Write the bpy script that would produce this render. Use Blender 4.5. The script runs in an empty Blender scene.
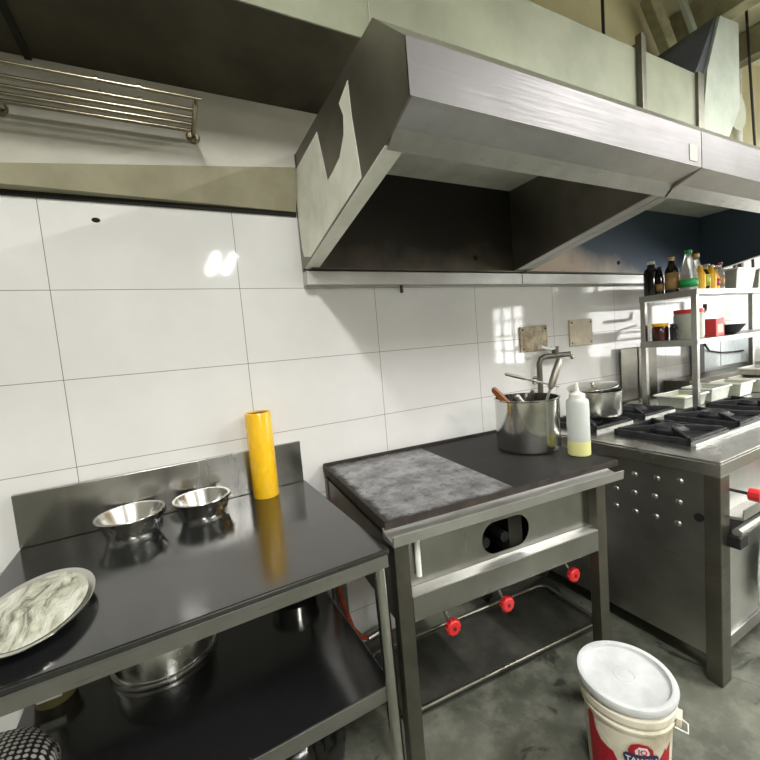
import bpy, bmesh, math, random
from mathutils import Vector, Matrix
random.seed(7)
SC = bpy.context.scene
COL = SC.collection
PI = math.pi

# ------------------------------------------------------------------ materials
def lin(c):
    c = c/255.0
    return c/12.92 if c <= .04045 else ((c+.055)/1.055)**2.4
def rgb(r, g, b): return (lin(r), lin(g), lin(b), 1.0)

class Nodes:
    def __init__(s, name):
        s.m = bpy.data.materials.new(name); s.m.use_nodes = True
        s.t = s.m.node_tree; s.t.nodes.clear()
        s.out = s.n('ShaderNodeOutputMaterial'); s.b = s.n('ShaderNodeBsdfPrincipled')
        s.l(s.b.outputs[0], s.out.inputs[0])
        s.tc = s.n('ShaderNodeTexCoord')
    def n(s, k, **kw):
        x = s.t.nodes.new(k)
        for a, v in kw.items(): setattr(x, a, v)
        return x
    def l(s, a, b): s.t.links.new(a, b)
    def set(s, **kw):
        for k, v in kw.items(): s.b.inputs[k.replace('_', ' ')].default_value = v
        return s
    def mapping(s, scale=(1, 1, 1), src='Object'):
        m = s.n('ShaderNodeMapping'); m.inputs['Scale'].default_value = scale
        s.l(s.tc.outputs[src], m.inputs[0]); return m.outputs[0]
    def noise(s, scale=5, detail=4, rough=.55, stretch=(1, 1, 1), dist=0):
        x = s.n('ShaderNodeTexNoise'); x.inputs['Scale'].default_value = scale
        x.inputs['Detail'].default_value = detail; x.inputs['Roughness'].default_value = rough
        x.inputs['Distortion'].default_value = dist
        s.l(s.mapping(stretch), x.inputs['Vector']); return x.outputs[0]
    def ramp(s, fac, stops):
        r = s.n('ShaderNodeValToRGB'); e = r.color_ramp.elements
        while len(e) < len(stops): e.new(.5)
        for q, (p, c) in zip(e, stops):
            q.position = p; q.color = c if len(c) == 4 else (*c, 1)
        s.l(fac, r.inputs[0]); return r.outputs[0]
    def math(s, op, a, b=None, c=None):
        x = s.n('ShaderNodeMath', operation=op)
        for i, v in enumerate((a, b, c)):
            if v is None: continue
            if isinstance(v, (int, float)): x.inputs[i].default_value = v
            else: s.l(v, x.inputs[i])
        return x.outputs[0]
    def mix(s, fac, a, b):
        x = s.n('ShaderNodeMix', data_type='RGBA')
        if isinstance(fac, (int, float)): x.inputs[0].default_value = fac
        else: s.l(fac, x.inputs[0])
        for i, v in ((6, a), (7, b)):
            if isinstance(v, tuple): x.inputs[i].default_value = v
            else: s.l(v, x.inputs[i])
        return x.outputs[2]
    def xyz(s):
        x = s.n('ShaderNodeSeparateXYZ'); s.l(s.tc.outputs['Object'], x.inputs[0]); return x.outputs
    def bump(s, h, strength=.1, dist=.01):
        x = s.n('ShaderNodeBump'); x.inputs['Strength'].default_value = strength
        x.inputs['Distance'].default_value = dist
        s.l(h, x.inputs['Height']); s.l(x.outputs[0], s.b.inputs['Normal'])

def mottled(name, c1, c2, scale=6, rough=.5, rough2=None, metal=0, stretch=(1, 1, 1), bump=0, lo=.35, hi=.65, detail=5, **kw):
    s = Nodes(name); f = s.noise(scale, detail, .6, stretch)
    s.l(s.ramp(f, [(lo, c1), (hi, c2)]), s.b.inputs['Base Color'])
    s.set(Metallic=metal, Roughness=rough)
    if rough2 is not None:
        g = s.noise(scale*2.3, 4, .6, stretch)
        s.l(s.ramp(g, [(.3, (rough,)*3), (.7, (rough2,)*3)]), s.b.inputs['Roughness'])
    if bump: s.bump(f, bump)
    s.set(**kw); return s.m
def plain(name, c, rough=.5, metal=0, **kw):
    s = Nodes(name)
    f = s.noise(25, 3)
    d = tuple(x*.88 for x in c[:3])+(1,)
    s.l(s.ramp(f, [(.35, d), (.65, c)]), s.b.inputs['Base Color'])
    s.set(Roughness=rough, Metallic=metal, **kw); return s.m
def steel(name, c1, c2, rough=.26, rough2=.42, scale=4, stretch=(1, 1, 1), brush=(2, 2, 120), bump=.03):
    s = Nodes(name)
    f = s.noise(scale, 5, .6, stretch)
    s.l(s.ramp(f, [(.3, c1), (.7, c2)]), s.b.inputs['Base Color'])
    g = s.noise(3, 3, .5, brush)
    s.l(s.ramp(g, [(.25, (rough,)*3), (.75, (rough2,)*3)]), s.b.inputs['Roughness'])
    s.set(Metallic=1.0)
    if bump: s.bump(s.noise(2.2, 2, .5), bump, .05)
    return s.m

M = {}
M['steel'] = steel('stainless steel', rgb(150, 149, 144), rgb(182, 181, 177))
M['steel_bright'] = steel('bright stainless steel', rgb(186, 186, 182), rgb(214, 214, 211), .38, .5)
M['steel_front'] = steel('hood front steel', rgb(104, 103, 103), rgb(130, 128, 129), .5, .62, 1.2)
M['steel_dark'] = steel('dull greasy steel', rgb(98, 96, 87), rgb(132, 130, 120), .32, .5)
M['steel_side'] = steel('unwashed steel side', rgb(128, 124, 113), rgb(156, 152, 142), .42, .55)
M['steel_polished'] = steel('polished steel', rgb(190, 189, 184), rgb(215, 214, 208), .1, .2, bump=0)
M['steel_satin'] = steel('satin steel', rgb(190, 190, 186), rgb(216, 216, 212), .22, .3, brush=(2, 2, 2), bump=0)
M['steel_semi'] = steel('reflective steel', rgb(150, 149, 145), rgb(186, 186, 183), .17, .3, brush=(5, 5, .6), bump=.06)
M['chrome'] = plain('chrome', rgb(205, 205, 200), .12, 1)
M['tarnish'] = plain('tarnished steel', rgb(150, 142, 122), .25, 1)
M['galv'] = mottled('galvanised grey green sheet', rgb(116, 121, 103), rgb(146, 150, 130), 1.8, .45, .6, .25)
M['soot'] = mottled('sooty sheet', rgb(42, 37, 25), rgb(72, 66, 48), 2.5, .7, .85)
M['soot_dark'] = mottled('black sooty seam', rgb(16, 15, 12), rgb(30, 28, 22), 3, .9)
M['hood_inside'] = None
M['duct_black'] = mottled('dark blue grey sheet', rgb(38, 42, 50), rgb(54, 58, 66), 5, .6, .7)
M['galv_light'] = mottled('pale galvanised sheet', rgb(146, 154, 142), rgb(168, 175, 163), 5, .5, .6, .2)
M['film'] = mottled('torn white protective film', rgb(222, 223, 208), rgb(243, 244, 232), 7, .45, .6)  # also colours the hood's inner ceiling, as painted bounce light
M['black_iron'] = mottled('black cast iron', rgb(22, 23, 26), rgb(44, 45, 48), 30, .45, .65, .3, bump=.2)
M['rubber'] = plain('black rubber', rgb(24, 24, 26), .5)
M['red_plastic'] = plain('red plastic', rgb(205, 42, 44), .35)
M['red_dark'] = plain('dark red plastic', rgb(120, 22, 26), .4)
M['white_plastic'] = plain('white plastic', rgb(228, 228, 222), .35)
M['lid_white'] = mottled('white bucket lid', rgb(182, 185, 186), rgb(208, 210, 211), 8, .3, .45)
M['bucket'] = mottled('stained white bucket', rgb(176, 165, 136), rgb(222, 216, 198), 6, .4, .55, lo=.3, hi=.5)
M['label_red'] = plain('printed red', rgb(176, 20, 40), .4)
M['label_blue'] = plain('printed navy blue', rgb(52, 48, 82), .4)
M['label_white'] = plain('printed white', rgb(225, 225, 225), .4)
M['yellow'] = mottled('yellow lacquer', rgb(240, 184, 16), rgb(250, 200, 34), 6, .22, .35, stretch=(1, 1, .3), Coat_Weight=.4)
M['yellow_bottle'] = plain('yellow plastic', rgb(240, 180, 20), .35)
M['lime'] = plain('lime label', rgb(190, 205, 50), .4)
M['green'] = plain('green plastic', rgb(40, 165, 85), .35)
M['wood'] = mottled('brown wood', rgb(112, 68, 34), rgb(140, 88, 46), 20, .5, stretch=(1, 1, .2))
M['brown_jar'] = plain('dark brown sauce', rgb(62, 26, 20), .2)
M['dark_bottle'] = plain('dark soy glass', rgb(20, 16, 18), .1, Coat_Weight=.5)
M['amber'] = plain('beige label bottle', rgb(176, 140, 88), .3)
M['dark_cap'] = plain('gold cap', rgb(196, 168, 96), .35, .4)
M['food_box'] = mottled('translucent food box', rgb(150, 154, 142), rgb(176, 180, 167), 9, .3)
M['food'] = mottled('yellow and pink food', rgb(200, 190, 120), rgb(208, 178, 160), 14, .6)
M['cloth'] = mottled('grey green cloth', rgb(120, 140, 128), rgb(200, 205, 198), 9, .8)
M['cloth_dark'] = mottled('dark grey cloth', rgb(52, 52, 52), rgb(84, 84, 82), 10, .8)
M['hose'] = mottled('orange rusty hose', rgb(120, 40, 20), rgb(190, 80, 45), 18, .6)
M['granite'] = None
M['cream_wall'] = mottled('cream painted wall', rgb(186, 178, 142), rgb(206, 198, 160), 1.6, .8)
M['plaster'] = mottled('white plaster', rgb(170, 168, 156), rgb(190, 188, 177), 3, .75, bump=.05)
M['cement'] = mottled('olive cement band', rgb(138, 134, 110), rgb(160, 156, 132), 4, .85, bump=.1)
M['beam'] = mottled('olive painted steel beam', rgb(92, 90, 66), rgb(150, 146, 116), 4, .6)
M['ceiling'] = mottled('pale ceiling', rgb(190, 188, 160), rgb(214, 212, 188), 3, .8)
M['glass'] = None

def m_tiles():
    s = Nodes('glossy white wall tiles'); x, y, z = s.xyz()
    def line(v, period, off, w):
        a = s.math('ADD', v, off); a = s.math('DIVIDE', a, period); a = s.math('FRACT', a)
        a = s.math('SUBTRACT', a, .5); a = s.math('ABSOLUTE', a)
        return s.math('GREATER_THAN', a, .5 - w/period)
    g = s.math('MAXIMUM', line(x, .6, 6, .0011), line(z, .3, 6-1.97, .0011))
    f = s.noise(2.0, 4, .6)
    tile = s.ramp(f, [(.3, rgb(216, 216, 214)), (.7, rgb(228, 228, 227))])
    dirt = s.ramp(s.noise(9, 6, .7), [(.66, (0, 0, 0)), (.8, (.35, .35, .35))])
    tile = s.mix(dirt, tile, rgb(196, 190, 170))
    s.l(s.mix(g, tile, rgb(112, 106, 98)), s.b.inputs['Base Color'])
    s.l(s.math('ADD', s.math('MULTIPLY', g, .6), s.math('MULTIPLY', s.noise(5, 3), .09)), s.b.inputs['Roughness'])
    h = s.math('SUBTRACT', s.math('MULTIPLY', s.noise(1.6, 2, .5), .35), s.math('MULTIPLY', g, 1.0))
    s.bump(h, .13, .004)
    return s.m
M['tiles'] = m_tiles()

def m_floor():
    s = Nodes('dark worn concrete floor')
    a = s.noise(1.3, 8, .65); b = s.noise(9, 8, .7); c = s.noise(3.2, 5, .6, dist=1.2)
    base = s.ramp(a, [(.32, rgb(52, 54, 46)), (.66, rgb(98, 100, 88))])
    base = s.mix(s.ramp(b, [(.45, (0, 0, 0)), (.68, (.7, .7, .7))]), base, rgb(122, 124, 112))
    base = s.mix(s.ramp(c, [(.60, (0, 0, 0)), (.64, (.8, .8, .8))]), base, rgb(36, 36, 32))
    v = s.n('ShaderNodeTexVoronoi', feature='DISTANCE_TO_EDGE'); v.inputs['Scale'].default_value = .7
    mp = s.n('ShaderNodeVectorMath', operation='ADD'); s.l(s.tc.outputs['Object'], mp.inputs[0])
    nn = s.n('ShaderNodeTexNoise'); nn.inputs['Scale'].default_value = 5; s.l(s.tc.outputs['Object'], nn.inputs['Vector'])
    sc = s.n('ShaderNodeVectorMath', operation='SCALE'); s.l(nn.outputs['Color'], sc.inputs[0]); sc.inputs['Scale'].default_value = .35
    s.l(sc.outputs[0], mp.inputs[1]); s.l(mp.outputs[0], v.inputs['Vector'])
    crack = s.ramp(v.outputs['Distance'], [(.0, (.45, .45, .45)), (.006, (0, 0, 0))])
    base = s.mix(crack, base, rgb(38, 38, 33))
    s.l(base, s.b.inputs['Base Color'])
    s.l(s.ramp(b, [(.3, (.42,)*3), (.7, (.75,)*3)]), s.b.inputs['Roughness'])
    s.bump(s.math('ADD', b, s.math('MULTIPLY', a, .6)), .35, .01)
    return s.m
M['floor'] = m_floor()

def m_granite():
    s = Nodes('black polished granite')
    f = s.noise(240, 2, .7)
    s.l(s.ramp(f, [(.45, rgb(22, 23, 24)), (.75, rgb(36, 37, 37))]), s.b.inputs['Base Color'])
    g = s.noise(3.5, 5, .6)
    s.l(s.ramp(g, [(.3, (.09,)*3), (.7, (.2,)*3)]), s.b.inputs['Roughness'])
    s.set(IOR=1.95)
    return s.m
M['granite'] = m_granite()

def m_griddle():
    s = Nodes('seasoned griddle plate'); x, y, z = s.xyz()
    m = s.math('LESS_THAN', x, .478)
    f = s.noise(9, 7, .7); g = s.noise(28, 6, .7)
    worn = s.ramp(f, [(.30, rgb(70, 68, 68)), (.46, rgb(128, 127, 130)), (.62, rgb(172, 172, 176))])
    worn = s.mix(s.ramp(g, [(.56, (0, 0, 0)), (.66, (.85, .85, .85))]), worn, rgb(60, 52, 46))
    # burnt border round the scraped cooking zone
    ex = s.math('MINIMUM', s.math('SUBTRACT', x, .014), s.math('SUBTRACT', -.012, y))
    ey = s.math('ADD', y, .668)
    e = s.math('MINIMUM', ex, ey)
    e = s.math('ADD', e, s.math('MULTIPLY', s.math('SUBTRACT', f, .5), .07))
    m2 = s.ramp(e, [(.0, (0, 0, 0)), (.022, (1, 1, 1))])
    mm = s.math('MULTIPLY', m, m2)
    blk = s.ramp(g, [(.35, rgb(9, 9, 9)), (.7, rgb(24, 23, 22))])
    s.l(s.mix(mm, blk, worn), s.b.inputs['Base Color'])
    s.l(s.ramp(mm, [(0, (.62,)*3), (1, (.30,)*3)]), s.b.inputs['Roughness'])
    s.l(s.math('MULTIPLY', mm, .75), s.b.inputs['Metallic'])
    s.bump(g, .12, .003)
    return s.m
M['griddle'] = m_griddle()
M['iron_edge'] = mottled('burnt iron edge', rgb(24, 21, 19), rgb(56, 44, 36), 20, .6, .75)

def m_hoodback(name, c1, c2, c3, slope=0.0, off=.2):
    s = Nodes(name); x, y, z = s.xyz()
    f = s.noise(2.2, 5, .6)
    a = s.math('ADD', s.math('MULTIPLY', z, 1.0), s.math('MULTIPLY', f, .45))          # lower band: brown grease on one lining, painted beige reflection on the other
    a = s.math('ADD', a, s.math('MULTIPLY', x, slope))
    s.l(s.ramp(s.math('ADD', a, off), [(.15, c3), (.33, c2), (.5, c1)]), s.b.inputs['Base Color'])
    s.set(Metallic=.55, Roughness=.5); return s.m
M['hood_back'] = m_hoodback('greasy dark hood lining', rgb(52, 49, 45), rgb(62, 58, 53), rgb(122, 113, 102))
M['hood_back_blue'] = m_hoodback('slate blue filmed hood lining', rgb(90, 106, 124), rgb(98, 108, 122), rgb(206, 190, 174), .35, -.10)  # beige at the lower left is a painted reflection

def m_glass(name, c, rough=.05, w=1.0, ior=1.45):
    s = Nodes(name); s.set(Base_Color=c, Roughness=rough, Transmission_Weight=w, IOR=ior); return s.m
M['clear_plastic'] = m_glass('clear plastic film', (.95, .95, .93, 1), .08, 1.0, 1.2)
M['clear_bottle'] = m_glass('clear bottle plastic', (.9, .92, .9, 1), .15, .75, 1.3)
M['milky'] = m_glass('milky squeeze plastic', rgb(226, 232, 228), .4, .35)
M['oil'] = m_glass('pale yellow oil', rgb(246, 243, 168), .3, .3)

def m_plate():
    s = Nodes('crumpled film over steel dish')
    f = s.noise(14, 6, .65, (1.6, .5, 1), 1.0)
    s.l(s.ramp(f, [(.38, rgb(120, 120, 106)), (.48, rgb(205, 206, 186)), (.62, rgb(240, 241, 228))]), s.b.inputs['Base Color'])
    s.set(Metallic=.5, Roughness=.14); s.bump(f, .55, .03); return s.m
M['crumple'] = m_plate()

def m_dots():
    s = Nodes('white dots on black')
    v = s.n('ShaderNodeSeparateXYZ'); s.l(s.tc.outputs['Object'], v.inputs[0])
    def c(o): return s.math('SUBTRACT', s.math('FRACT', s.math('MULTIPLY', o, 72.)), .5)
    a, b = c(v.outputs[0]), c(v.outputs[1])
    d = s.math('SQRT', s.math('ADD', s.math('MULTIPLY', a, a), s.math('MULTIPLY', b, b)))
    s.l(s.ramp(d, [(.30, rgb(225, 225, 218)), (.40, rgb(22, 23, 24))]), s.b.inputs['Base Color'])
    s.set(Roughness=.5); return s.m
M['dots'] = m_dots()
def emis(name, c, st):
    s = Nodes(name); s.set(Base_Color=c, Emission_Color=c, Emission_Strength=st); return s.m
M['tube_light'] = emis('lit fluorescent tube', (1, .98, .92, 1), 14)
M['daylight'] = emis('daylight sky behind window', (1, .985, .9, 1), 9)

# ------------------------------------------------------------------ geometry
class MB:
    def __init__(s): s.bm = bmesh.new()
    def face(s, vs):
        try: return s.bm.faces.new(vs)
        except ValueError: return None
    def box(s, x0, x1, y0, y1, z0, z1):
        v = [s.bm.verts.new((x, y, z)) for z in (z0, z1) for x, y in ((x0, y0), (x1, y0), (x1, y1), (x0, y1))]
        for f in ((3, 2, 1, 0), (4, 5, 6, 7), (0, 1, 5, 4), (1, 2, 6, 5), (2, 3, 7, 6), (3, 0, 4, 7)):
            s.face([v[i] for i in f])
        return s
    def prism(s, poly, axis, a0, a1):
        """poly in the two other axes (xyz order), extruded along axis"""
        def mk(p, a):
            q = list(p); q.insert(axis, a); return s.bm.verts.new(q)
        A = [mk(p, a0) for p in poly]; B = [mk(p, a1) for p in poly]
        s.face(A[::-1]); s.face(B); n = len(poly)
        for i in range(n): s.face([A[i], A[(i+1) % n], B[(i+1) % n], B[i]])
        bmesh.ops.recalc_face_normals(s.bm, faces=s.bm.faces[:]); return s
    def hexa(s, pts):
        v = [s.bm.verts.new(p) for p in pts]
        for f in ((3, 2, 1, 0), (4, 5, 6, 7), (0, 1, 5, 4), (1, 2, 6, 5), (2, 3, 7, 6), (3, 0, 4, 7)):
            s.face([v[i] for i in f])
        bmesh.ops.recalc_face_normals(s.bm, faces=s.bm.faces[:]); return s
    def ring(s, c, u, w, r, n):
        return [s.bm.verts.new(c + u*(r*math.cos(2*PI*i/n)) + w*(r*math.sin(2*PI*i/n))) for i in range(n)]
    def tube(s, pts, r, n=12, caps=True):
        P = [Vector(p) for p in pts]
        R = r if isinstance(r, (list, tuple)) else [r]*len(P)
        prev = None; u = None
        for i, p in enumerate(P):
            t = (P[min(i+1, len(P)-1)] - P[max(i-1, 0)]).normalized()
            if u is None:
                a = Vector((0, 0, 1)) if abs(t.z) < .9 else Vector((1, 0, 0))
                u = t.cross(a).normalized()
            else: u = (u - t*u.dot(t)).normalized()
            w = t.cross(u)
            k = s.ring(p, u, w, R[i], n)
            if prev:
                for j in range(n): s.face([prev[j], prev[(j+1) % n], k[(j+1) % n], k[j]])
            elif caps: s.face(k[::-1])
            prev = k
        if caps: s.face(prev)
        return s
    def lathe(s, prof, c=(0, 0, 0), n=40, sx=1, sy=1):
        c = Vector(c); rings = []
        for r, z in prof:
            if r < 1e-6: rings.append([s.bm.verts.new(c + Vector((0, 0, z)))])
            else: rings.append([s.bm.verts.new(c + Vector((sx*r*math.cos(2*PI*i/n), sy*r*math.sin(2*PI*i/n), z))) for i in range(n)])
        for a, b in zip(rings, rings[1:]):
            if len(a) == 1 and len(b) == 1: continue
            for i in range(n):
                j = (i+1) % n
                if len(a) == 1: s.face([a[0], b[j], b[i]])
                elif len(b) == 1: s.face([a[i], a[j], b[0]])
                else: s.face([a[i], a[j], b[j], b[i]])
        bmesh.ops.recalc_face_normals(s.bm, faces=s.bm.faces[:]); return s
    def rot(s, mat): bmesh.ops.transform(s.bm, matrix=mat, verts=s.bm.verts[:]); return s
    def build(s, name, mat, parent=None, smooth=False, bevel=0, solid=0, label=None, loc=None, rotz=None):
        me = bpy.data.meshes.new(name); s.bm.to_mesh(me); s.bm.free()
        o = bpy.data.objects.new(name, me); COL.objects.link(o); me.materials.append(mat)
        if smooth:
            for p in me.polygons: p.use_smooth = True
            try: me.set_sharp_from_angle(angle=math.radians(38))
            except Exception: pass
        if solid:
            m = o.modifiers.new('thickness', 'SOLIDIFY'); m.thickness = solid; m.offset = 0
        if bevel:
            m = o.modifiers.new('bevel', 'BEVEL'); m.width = bevel; m.segments = 2; m.limit_method = 'ANGLE'; m.angle_limit = math.radians(40)
        if parent: o.parent = parent
        if loc: o.location = loc
        if rotz is not None: o.rotation_euler = (0, 0, rotz)
        if label: o['label'] = label
        return o
def thing(name, label, cat, loc=(0, 0, 0), rotz=0, group=None):
    o = bpy.data.objects.new(name, None); COL.objects.link(o); o.empty_display_size = .1
    o.location = loc; o.rotation_euler = (0, 0, rotz); o['label'] = label; o['category'] = cat
    if group: o['group'] = group
    return o
def tag(o, label, cat, group=None):
    o['label'] = label; o['category'] = cat
    if group: o['group'] = group
    return o
def struct(o): o['kind'] = 'structure'; return o
def dup(root, loc, rotz, label, group=None):
    r = root.copy(); COL.objects.link(r); r.location = loc; r.rotation_euler = (0, 0, rotz); r['label'] = label
    if group: r['group'] = group
    for ch in list(root.children):
        c = ch.copy(); COL.objects.link(c); c.parent = r
        for g in ch.children:
            d = g.copy(); COL.objects.link(d); d.parent = c
    return r
R = math.radians

# ------------------------------------------------------------------ the setting
XL, XR, YF, ZC = -2.2, 6.3, -6.6, 3.55
struct(MB().box(XL, XR, YF, 0, -.1, 0).build('floor', M['floor']))
struct(MB().box(XL, XR, YF, 0.12, ZC, ZC+.1).build('ceiling', M['ceiling']))
struct(MB().box(XL, XR, 0, .12, -.1, 1.972).build('wall_back', M['tiles']))
o = MB().box(XL, XR, 0.0, .12, 1.972, ZC).build('wall_back_upper', M['cream_wall']); o.name = 'wall_back_top'; struct(o)
# plastered strip of wall left of the hood, standing proud of the tiles, on a tapering cement band
struct(MB().prism([(XL, 1.985), (-.55, 1.985), (.858, 2.138), (.858, 2.196), (2.4, 2.196), (2.4, 2.368), (XL, 2.368)], 1, -.06, -.001).build('trim_1', M['plaster']))
mb = MB()
for xa, za, xb, zb in ((XL, 1.987, -.55, 1.987), (-.55, 1.987, .858, 2.140)):
    mb.hexa([(xa, -.014, 1.982), (xb, -.014, 1.982), (xb, -.066, zb), (xa, -.066, za), (xa, -.001, 1.982), (xb, -.001, 1.982), (xb, -.061, zb), (xa, -.061, za)])
struct(mb.build('trim_2', M['cement']))
struct(MB().box(XL, .858, -.010, -.001, 1.966, 1.982).build('trim_3', M['soot_dark']))  # dark strip standing in for the shadow beneath the band
struct(MB().box(XL-.12, XL, YF, .12, -.1, ZC+.1).build('wall_left', M['plaster']))
struct(MB().box(XL-.12, XR+.12, YF-.12, YF, -.1, ZC+.1).build('wall_front', M['plaster']))
# right wall with windows (its daylight reaches the kitchen)
wins = [(-4.75, -3.85, .8, 2.0), (-2.6, -.7, .9, 2.5)]
mb = MB()
mb.box(XR, XR+.12, YF, -4.75, -.1, ZC+.1).box(XR, XR+.12, -3.85, -2.6, -.1, ZC+.1).box(XR, XR+.12, -.7, .12, -.1, ZC+.1)
for y0, y1, z0, z1 in wins: mb.box(XR, XR+.12, y0, y1, -.1, z0).box(XR, XR+.12, y0, y1, z1, ZC+.1)
struct(mb.build('wall_right', M['plaster']))
for i, (y0, y1, z0, z1) in enumerate(wins):
    w = bpy.data.objects.new('window_%d' % (i+1), None); COL.objects.link(w); w.location = (XR, 0, 0); w['kind'] = 'structure'
    f = MB(); t = .05
    f.box(.02, .08, y0, y1, z0, z0+t).box(.02, .08, y0, y1, z1-t, z1).box(.02, .08, y0, y0+t, z0, z1).box(.02, .08, y1-t, y1, z0, z1)
    n = 3 if i == 0 else 2
    for k in range(1, n): yy = y0+(y1-y0)*k/n; f.box(.03, .07, yy-.02, yy+.02, z0, z1)
    for k in range(1, 4): zz = z0+(z1-z0)*k/4; f.box(.03, .07, y0, y1, zz-.015, zz+.015)
    f.build('window_frame', M['white_plastic'], w)
    MB().box(.048, .052, y0+.01, y1-.01, z0+.01, z1-.01).build('pane', m_glass('window glass %d' % i, (1, 1, 1, 1), 0, 1, 1.02), w)

# ceiling beams and rods seen above the duct at the right
def beam(name, p, q, w, h, mat, label, group=None):
    p, q = Vector(p), Vector(q); d = q-p; L = d.length
    mb = MB().box(0, L, -w/2, w/2, -h/2, h/2)
    o = mb.build(name, mat, bevel=.004); o.location = p
    o.rotation_euler = d.to_track_quat('X', 'Z').to_euler()
    return tag(o, label, 'beam', group)
beam('ceiling_beam', (3.78, -3.2, 3.44), (3.78, -.02, 3.44), .12, .2, M['beam'], 'dark olive ceiling beam left of the other, above the exhaust housing')
beam('ceiling_beam', (4.5, -3.2, 3.44), (4.5, -.02, 3.44), .12, .2, M['beam'], 'dark olive ceiling beam furthest right, behind the thin hanging rod')
beam('raking_brace', (3.3, -.10, 3.5), (3.95, -.10, 2.75), .06, .12, M['beam'], 'olive sloping steel brace running down behind the duct end')
beam('raking_brace', (3.52, -.18, 3.5), (4.1, -.18, 2.85), .03, .05, M['galv_light'], 'thin pale sloping bar beside the olive brace')
tag(MB().tube([(2.78, -.13, 2.72), (2.78, -.13, 3.54)], .009).build('hanger_rod', M['rubber']), 'thin dark vertical rod against the cream wall above the duct', 'rod')
tag(MB().tube([(4.27, -.3, 2.3), (4.1, -.3, 3.54)], .008).build('hanger_rod', M['rubber']), 'thin dark hanging rod at the top right edge of the photo', 'rod')
tag(MB().tube([(4.65, -.05, 2.0), (4.62, -.05, 3.5)], .03).build('wall_pipe', M['white_plastic'], smooth=True), 'white vertical pipe on the wall right of the exhaust housing', 'pipe')
tag(MB().box(4.2, 4.36, -.08, -.01, 2.75, 3.5).build('wall_column', M['duct_black'], bevel=.003), 'dark slate upright behind the right of the exhaust housing', 'column')

# ------------------------------------------------------------------ exhaust duct
duct = thing('exhaust_duct', 'long grey green sheet metal duct running along the wall above the hood', 'duct', (0, 0, 2.37))
x1 = 2.45
MB().box(XL+.02, x1, -.492, -.487, 0, .335).box(XL+.02, x1, -.49, -.005, .332, .338).build('casing', M['galv'], duct)
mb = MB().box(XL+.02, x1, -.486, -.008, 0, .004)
mb.build('underside', M['soot'], duct, label='sooty black underside of the duct')  # dark tone holds both soot and the shade under the duct
for x in (.045, -1.1): MB().box(x-.009, x+.009, -.485, -.065, -.014, -.002).build('seam', M['soot_dark'], duct)
MB().box(1.009, 1.011, -.4945, -.4925, 0, .335).build('joint_line', M['galv_light'], duct)
mb = MB().box(x1, x1+.035, -.52, -.49, -.15, .39).box(x1+.005, x1+.03, -.505, -.01, .33, .36)
mb.build('flange', M['steel_dark'], duct, bevel=.002)
MB().box(x1+.035, 3.0, -.49, -.01, -.15, .345).build('end_section', M['galv'], duct, bevel=.003)
hs = thing('exhaust_housing', 'angular pale sheet metal exhaust housing with a dark left side at the duct end', 'exhaust housing', (0, 0, 2.37))
# front plate, and left cheek with its shade painted in dark
poly = [(3.03, .02), (3.10, .385), (3.246, .70), (3.46, .72), (3.47, .25), (3.29, .0), (3.1, .0)]
MB().prism(poly, 1, -.50, -.485).build('front_plate', M['galv_light'], hs)
mb = MB(); mb.hexa([(3.005, -.484, .352), (3.11, -.484, .352), (3.26, -.484, .70), (3.225, -.484, .70), (2.86, -.02, .352), (3.40, -.02, .352), (3.40, -.02, .70), (3.2, -.02, .66)])
mb.build('left_cheek', M['duct_black'], hs)
mb = MB().tube([(3.50, -.478, .25), (3.50, -.30, .25)], .11, 28)
mb.build('round_elbow', M['galv'], hs, smooth=True)
MB().box(2.99, 3.05, -.505, -.45, -.02, .345).build('corner_joint', M['steel_dark'], hs)

# ------------------------------------------------------------------ hood (two canopies)
def canopy(x0, x1, label, back_mat, side_film):
    h = thing('exhaust_hood', label, 'range hood', (x0, 0, 1.97))
    W = x1-x0
    side = [(-.005, .225), (-.77, .225), (-.906, .09), (-.908, -.035), (-.783, -.081), (-.06, -.225), (-.005, -.225)]
    th = .006
    MB().prism(side, 0, 0, th).build('side_panel', M['steel_side'], h)
    MB().prism(side, 0, W-th, W).build('side_panel', M['steel_side'] if side_film else back_mat, h)
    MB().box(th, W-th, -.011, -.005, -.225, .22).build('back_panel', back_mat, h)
    MB().box(th, W-th, -.77, -.005, .219, .225).build('top_panel', M['film'], h, label='paler inner ceiling of the hood')  # pale colour stands in for light bounced up into the hood
    MB().prism([(-.77, .225), (-.906, .09), (-.902, .088), (-.77, .219)], 0, th, W-th).build('sloping_top', M['steel'], h)
    MB().prism([(-.908, .09), (-.909, -.035), (-.904, -.035), (-.903, .09)], 0, 0, W).build('front_panel', M['steel_front'], h)
    MB().prism([(-.909, -.035), (-.822, -.058), (-.822, -.053), (-.905, -.031)], 0, th, W-th).build('lower_lip', M['steel_bright'], h)  # lighter steel puts the floor's reflection into the lip colour
    MB().prism([(-.822, -.058), (-.786, -.093), (-.782, -.090), (-.818, -.053)], 0, th, W-th).build('inner_return', M['steel'], h)
    # sloping flanges along the lower side edges
    for a, b in ((0, .055), (W-.055, W)):
        MB().prism([(-.783, -.084), (-.05, -.23), (-.05, -.226), (-.783, -.080)], 0, a, b).build('side_flange', M['film'] if a == 0 and side_film else M['steel_bright'], h)
    # grease gutter
    g = MB().box(.0, W, -.062, -.058, -.295, -.24).box(0, W, -.06, -.006, -.295, -.291).box(0, .003, -.06, -.006, -.292, -.24).box(W-.003, W, -.06, -.006, -.292, -.24)
    g.build('grease_gutter', M['steel_bright'], h)
    MB().box(.02, W-.005, -.075, -.012, -.234, -.228).build('filter_rail', M['steel_dark'], h)
    for k, (px, pz) in enumerate(((.09, -.13), (.95, -.15))):
        MB().tube([(px, -.011, pz), (px, -.017, pz)], .013, 16).build('bolt', M['rubber'], h)
    return h
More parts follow.
